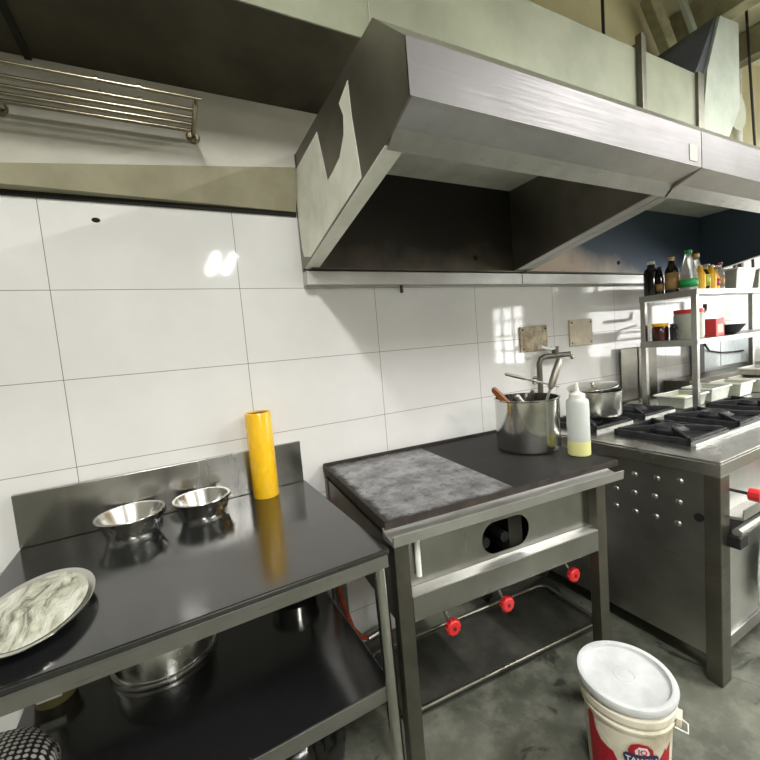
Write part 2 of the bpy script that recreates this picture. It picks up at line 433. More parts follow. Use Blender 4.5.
h1 = canopy(.862, 2.088, 'steel canopy hood on the left with torn white film on its side', M['hood_back'], True)
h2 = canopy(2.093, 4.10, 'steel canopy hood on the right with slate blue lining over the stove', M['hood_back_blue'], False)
film = [(-.595, 2.147), (-.555, 2.13), (-.502, 2.152), (-.525, 2.12), (-.538, 2.094), (-.545, 2.05), (-.51, 2.015), (-.46, 1.985), (-.43, 1.99), (-.378, 1.967), (-.36, 2.04), (-.327, 2.148), (-.15, 2.145), (-.013, 2.137), (-.022, 1.96), (-.03, 1.85), (-.05, 1.79), (-.134, 1.762), (-.385, 1.81), (-.64, 1.866), (-.607, 2.0)]
film = [(-.603, 2.150), (-.53, 2.128), (-.555, 2.08), (-.545, 2.03), (-.50, 1.985), (-.43, 1.968), (-.385, 1.962), (-.365, 2.03), (-.327, 2.148), (-.17, 2.142), (-.02, 2.135), (-.025, 1.96), (-.034, 1.83), (-.05, 1.79), (-.134, 1.77), (-.385, 1.82), (-.64, 1.868), (-.625, 1.96), (-.61, 2.05)]
MB().prism([(y, z-1.97) for y, z in film], 0, -.0012, -.0003).build('torn_film', M['film'], h1, label='torn white protective film')
MB().box(1.145, 1.195, -.9105, -.9091, -.02, .035).build('sticker', M['galv_light'], h1, label='small grey rating sticker')
# ------------------------------------------------------------------ towel rack high on the wall
rk = thing('wall_rack', 'chrome bar rack high on the left of the wall', 'rack', (0, -.061, 2.2))
for k, (y, z, xr) in enumerate([(-.212, .014, .505), (-.165, .004, .492), (-.125, 0, .485), (-.085, 0, .482), (-.045, 0, .478)]):
    MB().tube([(-1.0, y, z), (xr, y, z)], .0065 if k else .005, 10).build('bar', M['tarnish'], rk, smooth=True)
for x in (.487, -.045, -.9):
    br = MB().tube([(x, -.002, 0), (x, -.012, 0)], [.024, .018], 20).tube([(x, -.01, 0), (x, -.2, 0), (x, -.212, .012)], .008, 10)
    br.build('bracket', M['tarnish'], rk, smooth=True)
for x in (.23, .33, .337):
    for ry, rz in ((-.212, .014), (-.165, .004)): MB().tube([(x, ry, rz), (x+.004, ry, rz)], .010, 12).build('ring', M['chrome'], rk, smooth=True)

# ------------------------------------------------------------------ work table
tb = thing('work_table', 'steel framed work table with glossy black top, undershelf and low steel splashback', 'table', (-.17, -.012, 0), R(1.4))
W, D = .952, .752
MB().box(0, W, -D, 0, .829, .845).build('table_top', M['granite'], tb, bevel=.004)
MB().box(0, W-.008, -.024, -.004, .846, 1.02).build('splashback', M['steel_semi'], tb, bevel=.0015)
mb = MB().box(0, W-.005, -D+.003, -D+.008, .793, .828).box(0, W-.005, -D+.003, -D+.03, .824, .8285)
mb.box(W-.01, W-.005, -D+.009, -.013, .793, .828).box(0, .005, -D+.009, -.013, .793, .828).box(0, W-.005, -.012, -.007, .793, .828)
mb.build('top_frame', M['steel'], tb, bevel=.001)
for x, y in ((W-.022, -D+.03), (.03, -D+.03), (W-.03, -.03), (.03, -.03)):
    lg = MB().tube([(x+(.012 if x > .5 else 0), y, 0.012), (x, y, .823)], .019, 20).build('leg', M['steel_polished'], tb, smooth=True)
    MB().tube([(x+(.012 if x > .5 else 0), y, 0), (x+(.012 if x > .5 else 0), y, .03)], .020, 16).build('foot', M['rubber'], lg, smooth=True)
MB().box(.0, W-.01, -D+.035, -.01, .405, .43).build('undershelf', M['granite'], tb, bevel=.003)
mb = MB().box(0, W-.012, -D+.03, -D+.036, .388, .432).box(W-.012, W-.006, -D+.035, -.01, .388, .428).box(0, .006, -D+.035, -.01, .388, .428)
mb.build('undershelf_frame', M['steel'], tb, bevel=.001)

# ------------------------------------------------------------------ griddle
gr = thing('griddle', 'commercial steel griddle with black iron hotplate and three red gas valves', 'griddle', (.867, -.014, 0), R(-4))
GW, GD = .972, .672
mb = MB().box(0, GW, -GD, 0, .872, .890)
mb.build('hotplate', M['griddle'], gr, bevel=.003, label='black hotplate scraped grey over its left half')
mb = MB().box(0, GW, -.010, 0, .89, .902).box(0, .008, -GD, -.01, .89, .896)
mb.box(-.002, 0, -GD, 0, .862, .896).box(-.002, GW+.002, -GD-.003, -GD, .868, .891)
mb.build('plate_rim', M['iron_edge'], gr, bevel=.001)
mb = MB().box(.012, GW-.10, -GD+.03, -.02, .80, .871)
mb.build('burner_tray', M['soot_dark'], gr)
# front grease gutter: open channel that sticks out past the right side
poly = [(-.690, .858), (-.692, .868), (-.700, .868), (-.742, .842), (-.768, .848), (-.774, .880), (-.770, .880), (-.762, .842), (-.742, .834), (-.70, .834), (-.690, .834)]
gp = [(-.664, .874), (-.684, .866), (-.728, .856), (-.736, .878), (-.741, .878), (-.738, .846), (-.684, .842), (-.664, .842)]
MB().prism(gp, 0, -.006, .915).build('grease_gutter', M['steel_bright'], gr, bevel=.001)
# legs
for x, y in ((.0, -.725), (.79, -.725), (.0, -.04), (.79, -.04)):
    lg = MB().box(x, x+.045, y, y+.04, .02, .842).build('leg', M['steel_dark'], gr, bevel=.002)
    MB().tube([(x+.022, y+.02, 0), (x+.022, y+.02, .022)], .016, 12).build('foot', M['rubber'], lg)
# body: recessed front panel with an oval opening
def panel_with_hole(x0, x1, z0, z1, hx0, hx1, hz0, hz1, y, th):
    bm = bmesh.new(); r = (hz1-hz0)/2; n = 14
    out = [bm.verts.new((x, y, z)) for x, z in ((x0, z0), (x1, z0), (x1, z1), (x0, z1))]
    inn = []
    for i in range(n+1): a = -PI/2+PI*i/n; inn.append((hx1-r+r*math.cos(a), (hz0+hz1)/2+r*math.sin(a)))
    for i in range(n+1): a = PI/2+PI*i/n; inn.append((hx0+r+r*math.cos(a), (hz0+hz1)/2+r*math.sin(a)))
    inn = [bm.verts.new((x, y, z)) for x, z in inn]
    ed = [bm.edges.new((L[i], L[(i+1) % len(L)])) for L in (out, inn) for i in range(len(L))]
    bmesh.ops.triangle_fill(bm, edges=ed, use_beauty=True)
    q = bmesh.ops.extrude_face_region(bm, geom=bm.faces[:])
    bmesh.ops.translate(bm, vec=(0, th, 0), verts=[v for v in q['geom'] if isinstance(v, bmesh.types.BMVert)])
    bmesh.ops.recalc_face_normals(bm, faces=bm.faces[:])
    m = MB(); m.bm.free(); m.bm = bm; return m
fp = panel_with_hole(.045, .79, .680, .842, .316, .508, .703, .808, -.692, .004)
fp.build('front_panel', M['steel_semi'], gr, label='steel front panel with an oval opening')
MB().prism([(-.693, .690), (-.726, .682), (-.726, .678), (-.693, .684)], 0, .045, .79).build('ledge', M['steel_bright'], gr)
MB().box(.045, .79, -.726, -.722, .606, .680).build('apron', M['steel_semi'], gr, bevel=.001)
MB().box(.005, .009, -.685, -.04, .60, .84).build('side_panel', M['steel_side'], gr)
MB().box(.828, .832, -.685, -.04, .60, .84).build('side_panel', M['steel_side'], gr)
MB().box(.02, .82, -.64, -.05, .604, .608).build('bottom_panel', M['soot_dark'], gr)
MB().box(.50, .56, -.60, -.10, .62, .80).build('baffle', M['steel_side'], gr)
MB().box(.02, .83, -.03, -.026, .60, .84).build('back_panel', M['soot_dark'], gr)
MB().tube([(.082, -.702, .722), (.082, -.702, .835)], .0085, 14).build('handle', M['white_plastic'], gr, smooth=True, label='short white vertical handle')
for x in (.36, .44): # burners glimpsed through the opening
    MB().tube([(x, -.65, .72), (x, -.12, .72)], .018, 14).build('burner_pipe', M['black_iron'], gr, smooth=True)
MB().tube([(.05, -.64, .62), (.81, -.64, .62)], .011, 12).build('gas_pipe', M['steel_dark'], gr, smooth=True)
def valve(x, z, y):
    v = MB().tube([(x-.008, y+.05, .62), (x-.008, y+.045, z+.04), (x-.004, y+.02, z+.01), (x, y+.012, z)], .006, 8)
    v = v.build('valve_stem', M['steel_dark'], gr, smooth=True)
    k = MB(); n = 10
    k.tube([(x, y+.014, z), (x, y, z)], .0235, 24).tube([(x, y, z), (x, y-.004, z)], [.0235, .019], 24)
    for i in range(10):
        a = 2*PI*i/10; k.tube([(x+.0222*math.cos(a), y+.013, z+.0222*math.sin(a)), (x+.0222*math.cos(a), y+.001, z+.0222*math.sin(a))], .0042, 8)
    kk = k.build('valve_wheel', M['red_plastic'], gr, smooth=True, label='red plastic valve wheel')
    MB().tube([(x, y-.004, z), (x, y-.007, z)], .006, 12).build('screw', M['red_dark'], kk)
valve(.197, .506, -.685); valve(.41, .508, -.685); valve(.715, .515, -.685)
pts = [(.69, -.64, .60), (.66, -.6, .49), (.60, -.5, .46), (.50, -.35, .50), (.45, -.2, .56)]
MB().tube(pts, .006, 8).build('feed_hose', M['rubber'], gr, smooth=True)
# low tray with rounded steel rim
def rrect(x0, x1, y0, y1, r, z, n=6):
    out = []
    for cx, cy, a0 in ((x1-r, y0+r, -PI/2), (x1-r, y1-r, 0), (x0+r, y1-r, PI/2), (x0+r, y0+r, PI)):
        for i in range(n+1): a = a0+PI/2*i/n; out.append((cx+r*math.cos(a), cy+r*math.sin(a), z))
    return out
ft = thing('floor_tray', 'low grimy tray with rounded steel rim on the floor under the griddle', 'tray', (.867, -.014, 0), R(-4))
rr = rrect(.10, 1.13, -.44, -.10, .05, .03)
MB().prism([(p[0], p[1]) for p in rr], 2, .001, .008).build('tray_sheet', mottled('grimy tray sheet', rgb(46, 46, 41), rgb(70, 70, 63), 7, .5, .7), ft)
MB().tube(rr+[rr[0], rr[1]], .010, 10, caps=False).build('tray_rim', M['steel_dark'], ft, smooth=True)

# rusty hose and connector behind the griddle's left side
hz = thing('gas_hose', 'rusty orange gas hose with connector in the gap behind the work table', 'hose', (.865, -.045, 0))
MB().tube([(-.02, -.0, .75), (-.01, -.02, .5), (0.01, -.02, .3), (.05, -.02, .14), (.09, -.02, .08), (.13, -.02, .06)], .010, 10).build('tube', M['hose'], hz, smooth=True)
MB().tube([(.12, -.02, .062), (.20, -.02, .075)], .018, 12).build('connector', M['steel'], hz, smooth=True)
MB().tube([(.0, 0, 0.0), (.0, -.0, .02)], .012, 10).tube([(-.02, 0, .0), (-.02, 0, .76)], .006, 8).build('riser', M['steel_dark'], hz, smooth=True)

# ------------------------------------------------------------------ stove
SX = 2.020
st = thing('gas_stove', 'large steel gas stove with dimpled side, several burners and red knobs', 'stove', (SX, -.026, 0), R(.8))
SW, SD = 2.15, .95
MB().box(0, SW, -SD, -.0, .868, .88).box(0, .006, -SD, 0, .82, .87).box(0, SW, -SD, -SD+.006, .82, .87).build('worktop', M['steel_satin'], st, bevel=.003)
MB().box(.012, .016, -SD+.05, -.01, .10, .82).build('side_panel', M['steel'], st, label='dull steel side panel with rows of dimples')
for (dy, z) in [(.662, .755), (.751, .761), (.835, .771), (.58, .669), (.659, .674), (.741, .681), (.83, .684), (.577, .589), (.661, .589), (.743, .595), (.825, .595)]:
    m = MB(); m.lathe([(.013, 0), (.011, .004), (.006, .0065), (0, .007)], n=16)
    m.rot(Matrix.Rotation(-PI/2, 4, 'Y')); m.rot(Matrix.Translation((.012, -dy+.02, z)))
    m.build('dimple', M['steel'], st, smooth=True)
m = MB().tube([(.012, -.878, .646), (.004, -.878, .646)], .016, 18); m.build('plug', M['rubber'], st)
MB().box(.004, .075, -SD+.002, -SD+.055, .0, .82).build('corner_post', M['steel_dark'], st, bevel=.003)
MB().box(SW-.075, SW-.004, -SD+.002, -SD+.055, .0, .82).build('corner_post', M['steel_dark'], st, bevel=.003)
for x in (.02, SW-.07): MB().box(x, x+.05, -.06, -.01, 0, .82).build('corner_post', M['steel_dark'], st)
MB().box(.075, SW-.075, -SD+.03, -SD+.034, .62, .82).build('control_panel', M['steel_bright'], st)
MB().prism([(-SD+.03, .655), (-SD-.035, .665), (-SD-.038, .695), (-SD-.042, .695), (-SD-.040, .655), (-SD+.03, .645)], 0, .07, SW-.07).build('drip_ledge', M['steel_bright'], st)
MB().tube([(.07, -SD-.02, .602), (SW-.07, -SD-.02, .602)], .016, 14).build('front_rail', M['steel_bright'], st, smooth=True)
MB().box(.055, .12, -SD-.035, -SD+.01, .545, .59).build('rail_bracket', M['rubber'], st, bevel=.003)
MB().box(.09, SW-.08, -SD+.012, -SD+.02, .18, .55).build('oven_door', M['steel_bright'], st, bevel=.002)
MB().box(.075, SW-.075, -SD+.004, -SD+.04, .13, .18).build('bottom_rail', M['steel'], st, bevel=.002)
MB().box(.02, SW-.02, -.012, -.006, .1, .82).build('back_panel', M['steel_dark'], st)
MB().box(.02, SW-.02, -SD+.03, -.01, .12, .125).build('bottom_panel', M['soot'], st)
for x in (.235, .60, .98):
    k = MB().tube([(x-.09, -SD+.03, .735), (x-.09, -SD-.03, .735)], .006, 10).build('knob_stem', M['rubber'], st, smooth=True)
    m = MB()
    m.tube([(x-.09, -SD-.03, .735), (x-.09, -SD-.065, .735)], .024, 10).build('control_knob', M['red_plastic'], st, bevel=.002, label='red plastic control knob')
tag_c = thing('kitchen_cloth', 'grey green cloth hanging over the stove front at the right edge', 'cloth', (SX+.27, -.985, 0))
m = MB(); n = 14
g = [[m.bm.verts.new((i*.02, -.012+.009*math.sin(i*1.1+j*.3), .52-j*.035)) for i in range(n)] for j in range(9)]
for j in range(8):
    for i in range(n-1): m.face([g[j][i], g[j][i+1], g[j+1][i+1], g[j+1][i]])
m.build('drape', M['cloth'], tag_c, smooth=True, solid=.004)
MB().box(.02, .25, -.02, .0, .50, .53).build('fold', M['cloth_dark'], tag_c, bevel=.006)

# burners
def burner(cx, cy, s=.17):
    b = MB().box(cx-s, cx+s, cy-s, cy+s, .8795, .8815).build('burner_tray', M['black_iron'], st)
    f = MB(); t = .010
    f.box(cx-s, cx+s, cy-s, cy-s+t*1.6, .8815, .905).box(cx-s, cx+s, cy+s-t*1.6, cy+s, .8815, .905)
    f.box(cx-s, cx-s+t*1.6, cy-s, cy+s, .8815, .905).box(cx+s-t*1.6, cx+s, cy-s, cy+s, .8815, .905)
    for k in range(4):
        a = PI/4+k*PI/2; d = Vector((math.cos(a), math.sin(a), 0)); p = Vector((cx, cy, 0))
        n = Vector((-d.y, d.x, 0))*.008
        q0, q1 = p+d*.055, p+d*(s*1.30)
        pts = [q0-n+Vector((0, 0, .893)), q0+n+Vector((0, 0, .893)), q1+n+Vector((0, 0, .893)), q1-n+Vector((0, 0, .893)),
               q0-n+Vector((0, 0, .922)), q0+n+Vector((0, 0, .922)), q1+n+Vector((0, 0, .912)), q1-n+Vector((0, 0, .912))]
        f.hexa(pts)
    f.build('pan_support', M['black_iron'], b, bevel=.002)
    MB().lathe([(.0, .0), (.066, 0), (.076, .010), (.076, .024), (.062, .032), (.055, .039), (.03, .042), (.022, .037), (0, .037)], (cx, cy, .8815), 28).build('burner_head', M['black_iron'], b, smooth=True)
    MB().box(cx+s, cx+s+.012, cy-s, cy+s, .8805, .893).box(cx-s, cx+s, cy-s-.004, cy-s, .8805, .893).build('tray_edge', M['steel_bright'], b)
burner(.315, -.63, .16); burner(.755, -.63, .16); burner(.275, -.25, .15); burner(.695, -.25, .15); burner(1.20, -.63, .16)
MB().box(.14, SW-.1, -SD+.135, -SD+.150, .8805, .893).build('front_bead', M['steel_bright'], st, bevel=.002)

# ------------------------------------------------------------------ things on the stove
def pot(name, label, loc, r, h, mat, group=None, wall=.004, rim=.004, n=56):
    p = thing(name, label, 'pot', loc, 0, group)
    prof = [(0, 0), (r*.90, 0), (r*.97, .004), (r, .015), (r, h-.002), (r+rim, h), (r+rim, h+.004), (r-wall, h+.004), (r-wall, .012), (r*.9, .006), (0, .006)]
    MB().lathe(prof, n=n).build('pot_body', mat, p, smooth=True)
    return p
pb = pot('stock_pot', 'small steel pot with upturned lid standing on the back left stove burner', (2.365, -.275, .924), .128, .13, M['steel_satin'])
MB().tube([(-.10, .05, .116), (.10, .09, .150)], .004, 8).build('lid_rim', M['chrome'], pb, smooth=True) if False else None
m = MB(); m.lathe([(.13, 0), (.128, .004), (.06, .008), (0, .010)], n=40)
m.rot(Matrix.Rotation(R(-7), 4, 'Y')); m.rot(Matrix.Translation((.01, .02, .152)))
ld = m.build('pot_lid', M['steel_polished'], pb, smooth=True, solid=.002)
MB().tube([(.01, .02, .160), (.01, .02, .175)], [.006, .012], 12).build('lid_knob', M['chrome'], ld, smooth=True)

# ------------------------------------------------------------------ griddle-top items
gp = thing('stock_pot', 'tall steel pot full of utensils standing on the griddle', 'pot', (1.703, -.405, .8905))
r, h = .135, .225
MB().lathe([(0, 0), (r*.93, 0), (r*.985, .006), (r, .018), (r, h-.004), (r+.004, h), (r+.004, h+.003), (r-.003, h+.003), (r-.004, .014), (r*.9, .006), (0, .006)], n=64).build('pot_body', M['steel_polished'], gp, smooth=True)
def utensil(name, label, p, q, r0, r1, mat, mat2=None, flat=None):
    t = thing(name, label, 'utensil', tuple(p))
    q = Vector(q)-Vector(p); z = Vector((0, 0, 0))
    mid = q*.62
    MB().tube([z, mid], r0, 8).build('shaft', M['steel'], t, smooth=True)
    MB().tube([mid, mid.lerp(q, .1), mid.lerp(q, .5), q.lerp(mid, .05), q], [r0, r1, r1*1.15, r1, r1*.6], 4 if mat == M['wood'] else 12).build('handle', mat, t, smooth=True)
    return t
ux, uy, uz = 1.703, -.405, .90
utensil('spatula', 'wooden handled spatula leaning out of the left of the pot', (ux+.05, uy-.03, uz+.03), (ux-.172, uy+.02, uz+.275), .006, .014, M['wood'])
utensil('ladle', 'steel ladle handle just left of centre in the pot', (ux+.06, uy-.05, uz+.03), (ux-.09, uy-.03, uz+.240), .006, .011, M['steel_bright'])
utensil('serving_spoon', 'short dark spoon handle upright in the pot middle', (ux+.02, uy+.05, uz+.02), (ux+.00, uy-.04, uz+.250), .006, .009, M['steel_dark'])
utensil('tongs', 'long steel tongs handle leaning up and right out of the pot', (ux+.0, uy-.03, uz+.02), (ux+.192, uy-.03, uz+.37), .006, .015, M['steel_side'])
utensil('skimmer', 'long thin steel rod lying across the pot rim pointing left', (ux+.24, uy+.02, uz+.235), (ux+.02, uy+.14, uz+.315), .005, .007, M['steel_side'])

sb = thing('squeeze_bottle', 'milky squeeze bottle with pale yellow oil at the griddle front edge', 'bottle', (1.757, -.618, .8905))
MB().lathe([(0, .001), (.040, .001), (.0425, .006), (.0425, .215), (.040, .224), (.033, .230), (0, .230)], n=36).build('bottle_body', M['milky'], sb, smooth=True)
MB().lathe([(.0428, .004), (.0432, .010), (.0432, .060), (.0428, .060)], n=36).build('oil', M['oil'], sb, smooth=True, label='pale yellow oil')
MB().lathe([(0, .230), (.030, .230), (.030, .248), (.014, .256), (.009, .260), (.004, .292), (.0, .293)], n=28).build('nozzle_cap', M['white_plastic'], sb, smooth=True)

# ------------------------------------------------------------------ faucet and blanking plates
fc = thing('wall_tap', 'old chrome wall tap with white lever above the pot of utensils', 'tap', (2.215, 0, 1.0))
MB().tube([(0, -.04, .0), (0, -.04, .22), (.01, -.045, .245), (.03, -.05, .255), (.24, -.055, .255)], .016, 14).build('pipe', M['steel_dark'], fc, smooth=True)
MB().tube([(0, -.003, .12), (0, -.035, .12)], .012, 12).tube([(0, -.002, .12), (0, -.007, .12)], .026, 18).build('wall_clamp', M['chrome'], fc, smooth=True)
MB().tube([(.24, -.055, .262), (.255, -.058, .25), (.262, -.06, .225)], .014, 12).build('spout', M['chrome'], fc, smooth=True)
MB().tube([(.12, -.055, .255), (.12, -.055, .31)], [.018, .022], 12).build('valve_body', M['steel_dark'], fc, smooth=True)
MB().tube([(.125, -.058, .302), (.06, -.07, .298), (-.045, -.09, .318)], [.010, .009, .011], 10).build('lever', M['white_plastic'], fc, smooth=True, label='white plastic lever')
for (x0, x1, z0, z1, lab, tilt) in ((2.107, 2.330, 1.292, 1.438, 'rust stained square cover plate on the wall behind the tap', .0), (2.530, 2.750, 1.297, 1.460, 'cleaner square cover plate on the wall right of the tap', .0)):
    p = thing('cover_plate', lab, 'cover plate', ((x0+x1)/2, -.001, (z0+z1)/2))
    w, hh = (x1-x0)/2, (z1-z0)/2
    MB().box(-w, w, -.010, 0, -hh, hh).build('plate', mottled('stained plate %d' % int(x0*10), rgb(140, 118, 92) if x0 < 2.3 else rgb(190, 180, 156), rgb(206, 196, 172), 18, .5), p, bevel=.003)
    for sx, sz in ((-1, -1), (-1, 1), (1, -1), (1, 1)):
        MB().tube([(sx*(w-.018), -.0105, sz*(hh-.018)), (sx*(w-.018), -.013, sz*(hh-.018))], .006, 10).build('screw', M['rubber'], p)

# ------------------------------------------------------------------ table-top items
def bowl(loc, r, rb, h, label, rz):
    b = thing('steel_bowl', label, 'bowl', loc, rz, 'small steel bowls on the work table')
    MB().lathe([(0, 0), (rb, 0), (rb, .012), (rb*1.06, .018), (r*.97, h-.003), (r, h), (r+.006, h+.001), (r+.005, h+.003), (r-.003, h+.002), (rb*1.0, .020), (rb*.9, .008), (0, .006)], n=56).build('bowl_body', M['steel_satin'], b, smooth=True)
    # cling film hanging over the front of the rim
    m = MB(); n = 16; rows = []
    for j in range(5):
        row = []
        for i in range(n):
            a = R(-130)+R(120)*i/(n-1); t = j/4
            rr = r+.008-(r-rb)*.8*t+.006*random.uniform(-1, 1); z = h+.004-t*h*.75+.004*random.uniform(-1, 1)
            row.append(m.bm.verts.new((rr*math.cos(a), rr*math.sin(a), z)))
        rows.append(row)
    for j in range(4):
        for i in range(n-1): m.face([rows[j][i], rows[j][i+1], rows[j+1][i+1], rows[j+1][i]])
    m.build('cling_film', M['clear_plastic'], b, smooth=True, label='clear cling film crumpled over the rim')
bowl((.152, -.138, .8455), .097, .074, .068, 'steel bowl with cling film, left of the pair by the splashback', .1)
bowl((.370, -.130, .8455), .090, .068, .066, 'steel bowl with cling film, right of the pair, nearer the yellow tube', .9)

yt = thing('cylinder_holder', 'tall hollow yellow lacquered tube standing against the splashback', 'holder', (.602, -.082, .8455))
MB().lathe([(0, .0), (.0475, 0), (.049, .003), (.0495, .331), (.048, .334), (.041, .334), (.040, .02), (0, .02)], n=48).build('tube_body', M['yellow'], yt, smooth=True)
MB().lathe([(.0402, .021), (.0402, .329)], n=40).build('inner_lining', M['wood'], yt, smooth=True, label='dark wooden inside of the tube')

# oval dish
od = thing('oval_dish', 'oval steel dish filled with crumpled clear film at the table left corner', 'dish', (.0, -.535, .8455), R(1.4))
MB().lathe([(0, .0), (.6, .0), (.70, .006), (.88, .022), (1.0, .027), (1.0, .029), (.88, .026), (.70, .010), (0, .005)], n=64, sx=.108, sy=.175).build('dish_body', M['steel_polished'], od, smooth=True)
m = MB(); n = 48; rings = []
for k in range(9):
    q = k/8; rings.append([m.bm.verts.new((.094*q*math.cos(2*PI*i/n), .158*q*math.sin(2*PI*i/n), .027+.009*math.cos(q*PI/2)*1+.0035*math.sin(9*q+i*.9)*q*(1-q)*3)) for i in range(n)])
for a, b in zip(rings[1:], rings[2:]):
    for i in range(n): m.face([a[i], a[(i+1) % n], b[(i+1) % n], b[i]])
m.face(rings[1])
for v in rings[0]: m.bm.verts.remove(v)
m.build('crumpled_film', M['crumple'], od, smooth=True, label='shiny crumpled film')

# ------------------------------------------------------------------ things on the undershelf
up = thing('cooking_pot', 'wide shallow steel pot upside down on the table undershelf', 'pot', (.205, -.19, .4305))
MB().lathe([(0, .13), (.125, .13), (.14, .124), (.147, .11), (.150, .02), (.158, .018), (.160, .010), (.158, .0), (.150, .0), (.144, .02), (.142, .11), (0, .124)], n=64).build('pot_body', M['steel_satin'], up, smooth=True)
up2 = thing('cooking_pot', 'small steel pot at the back right corner of the undershelf', 'pot', (.66, -.12, .4305))
MB().lathe([(0, 0), (.075, 0), (.085, .01), (.088, .09), (.094, .092), (.094, .095), (.085, .095), (.082, .012), (0, .006)], n=40).build('pot_body', M['steel_polished'], up2, smooth=True)
fb = thing('food_tub', 'small olive plastic tub with white lid piece at the undershelf left end', 'tub', (-.09, -.20, .4305))
MB().lathe([(0, 0), (.05, 0), (.058, .06), (.062, .065), (.055, .065), (.048, .006), (0, .005)], n=32).build('tub_body', mottled('olive plastic', rgb(88, 82, 48), rgb(110, 104, 66), 8, .4), fb, smooth=True)
MB().box(-.03, .03, -.058, -.05, .03, .055).build('label_patch', M['white_plastic'], fb, bevel=.003, label='white patch')
cd = thing('colander', 'black dome with rows of white dots and a bright rim at the lower left corner', 'colander', (-.165, -.475, .4305))
MB().lathe([(.135, .0), (.132, .03), (.118, .058), (.095, .076), (.06, .088), (0, .093)], n=64).build('dome', M['dots'], cd, smooth=True, solid=.002)
MB().tube([(.139*math.cos(2*PI*i/48), .139*math.sin(2*PI*i/48), .005) for i in range(50)], .004, 8, caps=False).build('rim', M['chrome'], cd, smooth=True)

# black bag on the floor below
bg = thing('rubbish_bag', 'shiny black plastic bag on the floor beneath the undershelf', 'bag', (.52, -.42, 0))
m = MB(); bmesh.ops.create_icosphere(m.bm, subdivisions=4, radius=1)
for v in m.bm.verts:
    c = v.co.copy(); k = 1+.10*math.sin(7*c.x+3*c.z)*math.cos(6*c.y)+.05*math.sin(17*c.x-9*c.y+5*c.z)
    v.co = Vector((c.x*.20*k, c.y*.17*k, max(.0, .15+c.z*.16*k)))
m.build('bag_body', plain('shiny black bag', rgb(20, 20, 20), .18), bg, smooth=True)
MB().lathe([(.02, .29), (.012, .305), (.03, .33), (.04, .345)], n=14).build('knotted_neck', M['rubber'], bg, smooth=True, solid=.003)

# ------------------------------------------------------------------ bucket
bk = thing('bucket', 'white lidded plastic bucket with red and blue print on the floor', 'bucket', (1.466, -.960, 0), 0)
BR, BH = .128, .325
def rad(z): return .108+(.125-.108)*z/BH
MB().lathe([(0, .004), (.100, .004), (.107, 0), (.108, .004), (rad(.22), .24), (rad(.22)+.007, .244), (rad(.22)+.008, .252), (rad(.23)+.003, .257), (rad(.27)+.003, .270), (rad(.28)+.008, .272), (rad(.28)+.008, .29), (rad(.3), .295), (rad(.3), .31), (0, .31)], n=64).build('bucket_body', M['bucket'], bk, smooth=True)
MB().lathe([(.130, .305), (.134, .308), (.1365, .322), (.133, .329), (.127, .330), (.119, .3285), (.117, .320), (.112, .3175), (.05, .3185), (.030, .3185), (.029, .3195), (.027, .3195), (.026, .3185), (0, .3185)], n=72).build('lid', M['lid_white'], bk, smooth=True, label='white lid')
cam_xy = Vector((.343, -1.673))
a0 = math.atan2(cam_xy.y+.960, cam_xy.x-1.466)   # the printed side faces the room
def decal(name, poly, mat, off=.0006, steps=None, parent=None, ac=a0, label=None):
    """closed outline in (arc metres, z) wrapped onto the bucket as a thin print"""
    xs = sorted(set([p[0] for p in poly])); lo, hi = xs[0], xs[-1]
    n = 60; cols = [lo+(hi-lo)*i/n for i in range(n+1)]
    def spans(x):
        zs = []
        for (ax, az), (bx, bz) in zip(poly, poly[1:]+poly[:1]):
            if (ax <= x < bx) or (bx <= x < ax): zs.append(az+(bz-az)*(x-ax)/(bx-ax))
        return sorted(zs)
    m = MB()
    def P(s, z, e):
        z += .040; a = ac+(s+.007)/.117; r = rad(z)+off+e
        return m.bm.verts.new((r*math.cos(a), r*math.sin(a), z))
    for i in range(n):
        xa, xb = cols[i]+1e-6, cols[i+1]-1e-6; A, B = spans(xa), spans(xb)
        if len(A) != len(B): A = B = spans((xa+xb)/2)
        for k in range(0, len(A)-1, 2):
            m.face([P(xa, A[k], 0), P(xb, B[k], 0), P(xb, B[k+1], 0), P(xa, A[k+1], 0)])
    bmesh.ops.remove_doubles(m.bm, verts=m.bm.verts[:], dist=1e-5)
    return m.build(name, mat, parent or bk, solid=.0006, label=label)
decal('red_print', [(-.125, .005), (-.125, .178), (-.112, .195), (-.100, .178), (-.098, .150), (-.07, .135), (-.045, .118), (-.032, .09), (.02, .085), (.06, .10), (.075, .118), (.092, .138), (.098, .150), (.104, .135), (.118, .160), (.118, .005)], M['label_red'], .0008, label='red printed flames')
decal('print_swirl', [(-.094, .150), (-.088, .168), (-.07, .158), (-.05, .138), (-.045, .118), (-.058, .120), (-.078, .128)], M['bucket'], .0018, label='pale swirl in the print')
decal('emblem', [(.0, .13), (-.006, .15), (.002, .168), (.02, .176), (.042, .172), (.056, .158), (.058, .142), (.052, .13)], M['label_red'], .0024, label='round red emblem')
decal('emblem_centre', [(.012, .137), (.010, .152), (.020, .165), (.040, .164), (.047, .150), (.045, .137)], M['label_white'], .0030, label='white emblem centre')
decal('name_ribbon', [(-.014, .105), (-.018, .132), (-.012, .140), (.066, .142), (.072, .134), (.070, .107)], M['label_blue'], .0036, label='navy ribbon with white lettering')
